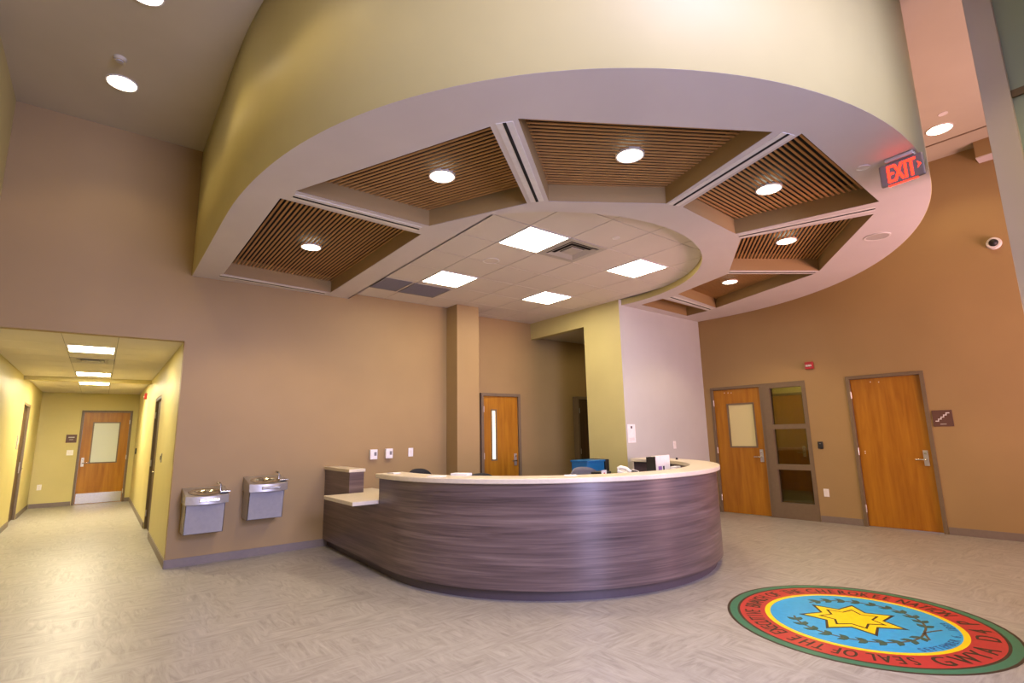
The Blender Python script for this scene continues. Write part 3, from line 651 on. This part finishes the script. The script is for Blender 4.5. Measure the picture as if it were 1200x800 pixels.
# ------------------------------------------------------------------ text helper (flat printed or cut letters)
def glyph(ch):
    c = bpy.data.curves.new('letter', 'FONT'); c.body = ch; c.align_x = 'CENTER'; c.size = 1.0; c.resolution_u = 3
    o = bpy.data.objects.new('letter', c); COL.objects.link(o)
    dg = bpy.context.evaluated_depsgraph_get(); me = bpy.data.meshes.new_from_object(o.evaluated_get(dg))
    v = [tuple(x.co) for x in me.vertices]; f = [tuple(p_.vertices) for p_ in me.polygons]
    bpy.data.objects.remove(o); bpy.data.curves.remove(c); bpy.data.meshes.remove(me)
    return v, f
_gl = {}
def get_glyph(ch):
    if ch not in _gl: _gl[ch] = glyph(ch)
    return _gl[ch]
def flat_mesh(name, vs, fs, mat, parent):
    me = bpy.data.meshes.new(name); me.from_pydata(vs, [], fs); me.update(); me.materials.append(M(mat))
    return link(bpy.data.objects.new(name, me), parent)

# ------------------------------------------------------------------ exit sign
r = tag(empty('exit_sign', (4.885, 1.10, SOF), -PI/2-0.06), 'red illuminated EXIT sign hanging under the curved soffit', 'sign')
# local: x runs toward viewer right (world -Y), -y faces the viewer
MB().box(-0.10, 0.10, -0.035, 0.035, -0.035, -0.004).build('canopy', 'vent_metal', r, bevel=0.008)
MB().box(-0.152, 0.152, -0.014, 0.014, -0.225, -0.035).build('sign_panel', 'exit_panel', r, bevel=0.02, seg=3)
vs = []; fs = []
for ch, x0, wd in (('E', -0.078, 1.05), ('X', -0.022, 1.0), ('I', 0.026, 1.0), ('T', 0.066, 1.0)):
    v, f = get_glyph(ch); k = len(vs)
    vs += [(x0+x*0.098*wd, -0.0165, -0.205+y*0.21) for x, y, z in v]; fs += [tuple(i+k for i in q_) for q_ in f]
# thicken strokes with a second slightly shifted copy
n0 = len(vs); vs += [(x+0.009, y-0.0006, z) for x, y, z in vs[:n0]]; fs += [tuple(i+n0 for i in q_) for q_ in fs[:]]
flat_mesh('exit_letters', vs, fs, 'exit_red', r)
mesh('arrow', [(0.108, -0.0165, -0.10), (0.135, -0.0165, -0.13), (0.108, -0.0165, -0.16), (0.118, -0.0165, -0.13)], [(0, 1, 3), (1, 2, 3)], 'exit_red', r)
MB().box(-0.10, 0.10, -0.010, 0.010, -0.229, -0.2245).build('lower_slot', 'exit_red', r)

# ------------------------------------------------------------------ reception desk
DC = (4.74, 5.42); DR = 2.18
def desk_path(off, y_start, a_end, n=96):
    """outer line shifted by off: straight from y_start down to the circle centre, then round to a_end (degrees, 180..~365)"""
    R_ = DR+off; pts = []
    if y_start > DC[1]:
        for i in range(9): yy = y_start+(DC[1]-y_start)*i/8; pts.append((DC[0]-R_+0.027*(yy-DC[1]), yy))
        a_s = 180
    else: a_s = 180+math.degrees(math.asin((DC[1]-y_start)/R_))
    for i in range(1 if y_start > DC[1] else 0, n+1):
        a = math.radians(a_s+(a_end-a_s)*i/n); pts.append((DC[0]+R_*math.cos(a), DC[1]+R_*math.sin(a)))
    return pts
def desk_sweep(name, o0, o1, z0, z1, y_start, a_end, mat, parent, bevel=0):
    A = desk_path(o0, y_start, a_end); B = desk_path(o1, y_start, a_end); n = len(A)
    vs = [(x, y, z0) for x, y in A]+[(x, y, z0) for x, y in B]+[(x, y, z1) for x, y in B]+[(x, y, z1) for x, y in A]
    fs = []
    for i in range(n-1):
        for k in range(4):
            l = (k+1) % 4; fs.append((k*n+i, k*n+i+1, l*n+i+1, l*n+i))
    fs += [(0, n, 2*n, 3*n), (n-1, 4*n-1, 3*n-1, 2*n-1)]
    mb = MB().add(vs, fs); return mb.build(name, mat, parent, bevel=bevel, smooth=True)
dk = tag(empty('reception_desk', (DC[0], DC[1], 0)), 'curved brown laminate reception desk with cream countertop', 'desk')
class DeskParent: pass
def kchild(o): o.parent = dk; o.matrix_parent_inverse = Matrix.Translation((-DC[0], -DC[1], 0)); return o
AE = 362
kchild(desk_sweep('toe_kick', -0.07, -0.16, 0.0, 0.105, YA-0.005, AE, 'toe_kick', None))
kchild(desk_sweep('front_panel', 0.0, -0.20, 0.10, 1.045, 5.79, AE, 'desk_laminate', None))
kchild(MB().slab([[(2.571, 5.79), (2.75, 5.79), (2.80, YA-0.003), (2.625, YA-0.003)]], 0.10, 0.755, XY).build('low_panel', 'desk_laminate'))
kchild(desk_sweep('countertop', 0.045, -0.30, 1.045, 1.095, 5.80, AE, 'counter_solid', None, bevel=0.008))
kchild(MB().box(2.27, 3.15, 5.81, 6.76, 0.755, 0.80).build('transaction_counter', 'counter_solid', bevel=0.006))
kchild(MB().slab([[(2.597, 6.77), (2.79, 6.77), (2.82, YA-0.003), (2.625, YA-0.003)]], 0.755, 1.06, XY).build('end_pier', 'desk_laminate'))
kchild(MB().slab([[(2.582, 6.755), (2.805, 6.755), (2.835, YA-0.003), (2.61, YA-0.003)]], 1.06, 1.10, XY).build('pier_cap', 'counter_solid', bevel=0.006))
kchild(desk_sweep('work_surface', -0.20, -0.78, 0.71, 0.745, 5.79, 350, 'counter_solid', None))
kchild(MB().box(2.77, 3.35, 6.77, YA-0.003, 0.71, 0.745).build('side_work_surface', 'counter_solid'))

# ------------------------------------------------------------------ things on and behind the desk
def task_chair(x, y, rz, mat, back_top, back_w, label, arms=False):
    r = tag(empty('task_chair', (x, y, 0), rz), label, 'chair', 'task chairs behind the desk')
    MB().box(-0.24, 0.24, -0.24, 0.24, 0.44, 0.52).build('seat', mat, r, bevel=0.035, seg=3)
    # curved backrest with a rounded top
    vs = []; fs = []; nu, nv = 14, 10; hw = back_w/2; z0 = back_top-0.48
    for s_ in (0, 1):
        for i in range(nv+1):
            for j in range(nu+1):
                u = -1+2*j/nu; v = i/nv
                wid = hw*(1-0.10*(1-v))*(1 if v < 0.75 else math.sqrt(max(0.0, 1-((v-0.75)/0.25)**2*0.35)))
                zz = z0+(back_top-z0)*v-0.055*(abs(u)**3)*(v**4)
                yy = 0.25+0.05*v-0.06*u*u+s_*0.055*(1-0.6*abs(u)**6)*(1-0.6*v**8)
                vs.append((u*wid, yy, zz))
    N = (nu+1)*(nv+1)
    for i in range(nv):
        for j in range(nu):
            a = i*(nu+1)+j; fs += [(a, a+1, a+nu+2, a+nu+1), (N+a, N+a+nu+1, N+a+nu+2, N+a+1)]
    for j in range(nu):
        fs += [(j, N+j, N+j+1, j+1)]; a = nv*(nu+1)+j; fs += [(a, a+1, N+a+1, N+a)]
    for i in range(nv):
        a = i*(nu+1); fs += [(a, a+nu+1, N+a+nu+1, N+a)]; a = i*(nu+1)+nu; fs += [(a, N+a, N+a+nu+1, a+nu+1)]
    mesh('backrest', vs, fs, mat, r, smooth=True)
    MB().tube([(0, 0.10, 0.43), (0, 0.27, 0.43), (0, 0.33, 0.52), (0, 0.34, z0+0.15)], 0.022, 8).build('back_support', 'black_plastic', r, smooth=True)
    MB().cyl((0, 0, 0), 0.03, 0.03, 0.10, 0.44, 16).build('gas_column', 'black_plastic', r)
    for k in range(5):
        a = 2*PI*k/5
        lg = MB().tube([(0.03*math.cos(a), 0.03*math.sin(a), 0.12), (0.29*math.cos(a), 0.29*math.sin(a), 0.075)], [0.025, 0.015], 8).build('base_leg', 'black_plastic', r, smooth=True)
        MB().cyl((0.29*math.cos(a), 0.29*math.sin(a), 0.03), 0.03, 0.03, -0.02, 0.02, 12, 'x').build('caster', 'black_plastic', lg)
    return r
task_chair(5.33, 4.95, 0.15, 'grey_fabric', 1.04, 0.66, 'grey padded task chair in front of the khaki partition')
task_chair(3.78, 6.95, -0.2, 'black_fabric', 1.025, 0.40, 'black task chair nearest the tan wall switch')
task_chair(4.55, 6.30, 0.15, 'black_fabric', 0.945, 0.60, 'low black task chair in front of the narrow-window door')
# monitor seen from behind on a raised stand
mx_ = tag(empty('computer_monitor', (5.93, 4.47, 0.745), 0.0), 'white-backed computer monitor standing behind the counter', 'monitor')
MB().box(-0.10, 0.10, -0.09, 0.09, 0.0, 0.015).build('base', 'white_plastic', mx_, bevel=0.004)
MB().box(-0.03, 0.03, -0.02, 0.02, 0.015, 0.22).build('stand', 'white_plastic', mx_)
MB().add([(-0.15, -0.11, 0.14), (0.155, -0.11, 0.14), (0.155, -0.11, 0.445), (-0.15, -0.11, 0.435), (-0.073, 0.10, 0.14), (0.155, 0.10, 0.14), (0.155, 0.10, 0.43), (-0.073, 0.10, 0.42)],
         [(0, 1, 2, 3), (4, 7, 6, 5), (1, 5, 6, 2), (3, 2, 6, 7), (0, 4, 5, 1)]).build('back_shell', 'white_plastic', mx_)
mesh('side_bezel', [(-0.152, -0.11, 0.14), (-0.075, 0.10, 0.14), (-0.075, 0.10, 0.42), (-0.152, -0.11, 0.435)], [(0, 1, 2, 3)], 'black_plastic', mx_)
MB().box(-0.10, -0.03, -0.114, -0.11, 0.255, 0.305).build('sticker', 'print_violet', mx_); MB().box(0.0, 0.025, -0.116, -0.11, 0.25, 0.305).build('cable_port', 'ink', mx_)
bx_ = tag(empty('card_box', (6.10, 4.29, 0.745), 0.25), 'small white printed box right of the monitor', 'box')
MB().box(-0.09, 0.09, -0.04, 0.04, 0, 0.295).build('body', 'white_plastic', bx_, bevel=0.003)
for k, x in enumerate((-0.065, -0.025, 0.015, 0.06)): MB().box(x-0.012, x+0.014, -0.042, -0.039, 0.235+0.012*(k % 2), 0.27).build('print_mark', 'ink', bx_)
# blue storage crate
cr = tag(empty('storage_crate', (6.30, 6.05, 0.0), 0.0), 'blue plastic storage crate on a black cabinet behind the grey chair', 'crate')
MB().box(-0.25, 0.25, -0.2, 0.2, 0.0, 0.86).build('cabinet', 'black_plastic', cr, bevel=0.006)
MB().slab([rect(-0.24, 0.16, -0.18, 0.18)], 0.86, 1.07, XY).build('crate_body', 'blue_plastic', cr, bevel=0.02)
MB().box(-0.25, 0.17, -0.19, 0.19, 1.045, 1.075).build('crate_lid', 'blue_plastic', cr, bevel=0.008)
MB().box(0.17, 0.26, -0.19, 0.19, 0.86, 1.08).build('side_pocket', 'black_plastic', cr, bevel=0.01)
# desk phone and papers
ph = tag(empty('desk_phone', (5.72, 4.78, 0.745), 0.3), 'white and black desk phone between the crate and the monitor', 'phone')
MB().add([(-0.14, -0.10, 0), (0.14, -0.10, 0), (0.14, 0.10, 0), (-0.14, 0.10, 0), (-0.14, -0.10, 0.20), (0.14, -0.10, 0.20), (0.14, 0.10, 0.26), (-0.14, 0.10, 0.26)], [(0, 3, 2, 1), (4, 5, 6, 7), (0, 1, 5, 4), (1, 2, 6, 5), (2, 3, 7, 6), (3, 0, 4, 7)]).build('body', 'white_plastic', ph, bevel=0.01)
MB().tube([(-0.10, -0.08, 0.23), (-0.10, -0.02, 0.275), (-0.10, 0.06, 0.29), (-0.10, 0.10, 0.27)], 0.025, 8).build('handset', 'white_plastic', ph, smooth=True)
MB().add([(0.0, -0.09, 0.202), (0.13, -0.09, 0.202), (0.13, 0.09, 0.262), (0.0, 0.09, 0.262), (0.0, -0.09, 0.215), (0.13, -0.09, 0.215), (0.13, 0.09, 0.275), (0.0, 0.09, 0.275)], [(0, 3, 2, 1), (4, 5, 6, 7), (0, 1, 5, 4), (1, 2, 6, 5), (2, 3, 7, 6), (3, 0, 4, 7)]).build('keypad', 'black_plastic', ph)
MB().tube([(0.15, -0.08, 0.1), (0.18, -0.08, 0.22), (0.17, 0.0, 0.25), (0.15, 0.06, 0.2)], 0.006, 6).build('cord', 'white_plastic', ph, smooth=True)
tr = tag(empty('letter_tray', (5.40, 4.98, 0.745), 0.25), 'black letter tray with a white and red packet beside the phone', 'tray')
MB().box(-0.12, 0.12, -0.09, 0.09, 0, 0.24).build('tray_body', 'black_plastic', tr, bevel=0.006); MB().box(-0.16, -0.05, -0.11, -0.09, 0.18, 0.265).build('packet', 'paper', tr); MB().box(-0.135, -0.10, -0.112, -0.109, 0.20, 0.235).build('packet_mark', 'print_red', tr)
def paper_stack(x, y, z, rz, w, d, h, label):
    r = tag(empty('paper_stack', (x, y, z), rz), label, 'paper')
    n = max(2, int(h/0.006))
    for k in range(min(n, 5)):
        s_ = MB().box(-w/2, w/2, -d/2, d/2, k*h/min(n, 5), (k+1)*h/min(n, 5)).build('sheet_bundle', 'paper', r)
        s_.rotation_euler = (0, 0, 0.03*((k*7) % 3-1))
paper_stack(2.66, 5.60, 1.0955, 0.1, 0.09, 0.14, 0.008, 'small white card lying on the left end of the high counter')
paper_stack(2.74, 4.78, 1.0955, 0.5, 0.12, 0.16, 0.008, 'white paper sheet lying on the counter in front of the black chair')
paper_stack(3.00, 4.72, 1.0955, 0.4, 0.10, 0.20, 0.022, 'white paper pad stacked on the counter right of the black chair')
paper_stack(3.66, 3.78, 1.0955, 0.9, 0.10, 0.12, 0.006, 'white slip of paper on the counter before the narrow-window door')
mo = tag(empty('counter_item', (6.62, 4.62, 1.095)), 'tiny black item on the far right countertop', 'item')  # small black object of unknown use
MB().cyl((0, 0, 0), 0.018, 0.014, 0, 0.03, 16).build('item_body', 'black_plastic', mo, smooth=True)

# ------------------------------------------------------------------ water fountains
def fountain(x, zt, label):
    """x: left edge, zt: rim height"""
    r = tag(empty('water_fountain', (x, YA, 0)), label, 'fountain', 'wall-hung water fountains')
    Wf, Df = 0.46, 0.42
    zb = zt-0.50
    # cabinet: sloped lower front
    prof = [(0, zt-0.14), (0, zb), (-0.30, zb), (-0.36, zt-0.14)]
    vs = [(xx, yy, zz) for xx in (0.012, Wf-0.03) for yy, zz in prof]
    MB().add(vs, [(0, 1, 2, 3), (7, 6, 5, 4), (0, 4, 5, 1), (1, 5, 6, 2), (3, 7, 4, 0)]).build('cabinet', 'steel_brushed', r)
    pf = [(0.018, -0.304, zb+0.004), (Wf-0.036, -0.304, zb+0.004), (Wf-0.036, -0.362, zt-0.15), (0.018, -0.362, zt-0.15)]
    mesh('front_panel', pf+[(a, b2+0.004, c) for a, b2, c in pf], [(0, 1, 2, 3), (4, 7, 6, 5), (0, 4, 5, 1), (1, 5, 6, 2), (2, 6, 7, 3), (3, 7, 4, 0)], 'fountain_grey', r)
    def tilt(yy): return 0.025+0.20*yy
    # basin body: bowed front, hollow bowl on top
    def outline(s=1.0, n=18):
        pts = [(0.0, 0.0)]
        for i in range(n+1):
            t = i/n; pts.append((Wf*t, -(Df-0.035+0.05*math.sin(PI*t))))
        pts.append((Wf, 0.0)); return pts
    cx, cyb = Wf*0.48, -0.235
    def bowl(rx, ry, n=40): return [(cx+rx*math.cos(2*PI*i/n), cyb+ry*math.sin(2*PI*i/n)) for i in range(n)]
    bd = MB().slab([outline(), bowl(0.185, 0.145)], zt-0.15, zt, XY)
    bd.v = [(a, b2, c+tilt(b2) if c > zt-0.06 else c) for a, b2, c in bd.v]; bd.build('basin_body', 'steel_brushed', r, smooth=True)
    levels = [(0.185, 0.145, zt+0.004), (0.175, 0.135, zt+0.004), (0.165, 0.125, zt-0.01), (0.12, 0.09, zt-0.05), (0.04, 0.03, zt-0.065)]
    vs = []; fs = []; n = 40
    for rx, ry, z in levels: vs += [(a, b2, z+tilt(b2)) for a, b2 in bowl(rx, ry)]
    for k in range(len(levels)-1): fs += [(k*n+i, k*n+(i+1) % n, (k+1)*n+(i+1) % n, (k+1)*n+i) for i in range(n)]
    fs.append(tuple(range((len(levels)-1)*n, len(levels)*n)))
    mesh('bowl', vs, fs, 'steel', r, smooth=True)
    MB().cyl((cx, cyb, 0), 0.025, 0.025, zt-0.087, zt-0.083, 20).build('drain', 'dark_gap', r)
    MB().box(Wf*0.30, Wf*0.78, -Df-0.026, -Df-0.004, zt-0.125, zt-0.085).build('push_bar', 'steel', r, bevel=0.008)
    MB().tube([(Wf*0.85, -0.20, zt-0.02), (Wf*0.85, -0.20, zt+0.05), (Wf*0.85-0.01, -0.205, zt+0.072), (Wf*0.85-0.045, -0.22, zt+0.078)], [0.014, 0.012, 0.012, 0.016], 10).build('spout', 'steel', r, smooth=True)
    MB().box(Wf*0.80, Wf+0.02, -0.36, -0.10, zt-0.03, zt-0.012).build('spout_deck', 'steel', r, bevel=0.004)
fountain(0.865, 0.905, 'lower stainless water fountain next to the hallway corner')
fountain(1.55, 1.0, 'higher stainless water fountain nearer the desk')

# ------------------------------------------------------------------ floor seal
SX, SY = 4.87, 1.83
sl_ = tag(empty('floor_seal', (SX, SY, 0)), 'round tribal seal medallion with yellow star inlaid in the floor', 'floor seal')
for nm, r0, r1, mt in (('outer_band', 0.945, 0.965, 'print_dark'), ('green_band', 0.885, 0.945, 'seal_green'), ('dark_band', 0.865, 0.885, 'print_dark'), ('red_band', 0.672, 0.865, 'seal_red'), ('yellow_band', 0.632, 0.672, 'seal_yellow')):
    MB().ring((0, 0), r0, r1, 0.0, 0.0012, 96).build(nm, mt, sl_)
MB().cyl((0, 0, 0), 0.632, 0.632, 0.0, 0.0012, 96).build('blue_field', 'seal_blue', sl_)
def ring_text(name, items, rad, size, mat, outward=True, sxk=1.0):
    vs = []; fs = []
    for ch, adeg in items:
        if ch == ' ': continue
        v, f = get_glyph(ch); a = math.radians(adeg)
        R_ = Vector((math.cos(a), math.sin(a)))
        up = R_ if outward else -R_; rt = Vector((math.sin(a), -math.cos(a))) if outward else Vector((-math.sin(a), math.cos(a)))
        for dx, dz in ((0, 0), (0.055, 0.00008)):
            k = len(vs)
            for x, y, z in v:
                p_ = R_*rad+rt*((x+dx-0.027)*size*sxk)+up*((y-0.34)*size); vs.append((p_.x, p_.y, 0.0022+dz))
            fs += [tuple(i+k for i in q_) for q_ in f]
    flat_mesh(name, vs, fs, mat, sl_)
items = list(zip('SEAL', (221.5, 215.8, 209.6, 203.9)))+list(zip('OF', (195.1, 189.2)))+list(zip('THE', (181.2, 174.9, 167.9)))
mid = 'EXECUTIVE BRANCH OF THE'
items += [(ch, 158.5-(158.5-57.0)*i/(len(mid)-1)) for i, ch in enumerate(mid)]
items += list(zip('CHEROKEE', (48.4, 41.5, 35.1, 28.8, 22.1, 15.6, 9.1, 3.1)))+list(zip('NATION', (354.1, 347.5, 342.0, 338.2, 333.6, 327.6)))
ring_text('ring_lettering', items, 0.768, 0.175, 'print_dark', True, 0.62)
for wd, an in (('GWYA', (234.9, 248.0, 259.2, 268.7)), ('D4P', (288.7, 299.8, 313.0))): ring_text('syllabary_word', list(zip(wd, an)), 0.768, 0.20, 'print_dark', False, 0.8)
sm = 'SEPTEMBER 6, 1839'
ring_text('date_lettering', [(ch, 236.0+(310.0-236.0)*i/(len(sm)-1)) for i, ch in enumerate(sm)], 0.59, 0.085, 'seal_ink_blue', False, 0.8)
def star(R0, r0, cx, cy, a0=19.0):
    return [(cx+(R0 if k % 2 == 0 else r0)*math.cos(math.radians(a0+k*180/7)), cy+(R0 if k % 2 == 0 else r0)*math.sin(math.radians(a0+k*180/7))) for k in range(14)]
SC0 = (-0.005, 0.05)
MB().slab([star(0.375, 0.225, *SC0)], 0.0, 0.0022, XY).build('star_outline', 'print_dark', sl_)
MB().slab([star(0.335, 0.205, *SC0)], 0.0, 0.0028, XY).build('star', 'seal_yellow', sl_)
MB().slab([star(0.235, 0.150, *SC0)], 0.0, 0.0034, XY).build('star_inner_outline', 'print_dark', sl_)
MB().slab([star(0.205, 0.132, *SC0)], 0.0, 0.0040, XY).build('star_center', 'seal_yellow', sl_)
X0 = Vector((0.055, -0.41))
for s_ in (-1, 1):
    pts = []; cA = Vector((0.0, 0.03)); tip = 96-s_*33
    for i in range(23):
        t = i/22; a = math.radians(278+s_*(2+t*148)); rad = 0.44+0.045*math.sin(PI*t)
        pts.append(cA+Vector((rad*math.cos(a), rad*math.sin(a))))
    stem = MB(); w = 0.008
    ext = [pts[0]+Vector((-s_*0.16, -0.07)), pts[0]+Vector((-s_*0.08, -0.03))]
    allp = ext+pts
    for a, b2 in zip(allp[:-1], allp[1:]):
        d = (b2-a).normalized(); n_ = Vector((-d.y, d.x))*w
        stem.slab([[tuple(a+n_), tuple(a-n_), tuple(b2-n_), tuple(b2+n_)]], 0.0012, 0.0020, XY)
    stem.build('wreath_stem', 'seal_stem', sl_)
    lv = MB()
    for i in range(2, 22, 2):
        p0_ = pts[i]; d = (pts[min(i+1, 22)]-pts[i-1]).normalized()
        for sd in (-1, 1):
            ang = math.atan2(d.y, d.x)+sd*0.65
            dl = Vector((math.cos(ang), math.sin(ang))); nl = Vector((-dl.y, dl.x)); L_ = 0.09; wl = 0.024
            lv.slab([[tuple(p0_+dl*(L_*t)+nl*(wl*math.sin(PI*t)*sg)) for sg, t in ((1, 0), (1, .3), (1, .6), (1, 1), (-1, .6), (-1, .3))]], 0.0012, 0.0024, XY)
    o = lv.build('wreath_leaves', 'seal_wreath', sl_)

bpy.context.view_layer.update()
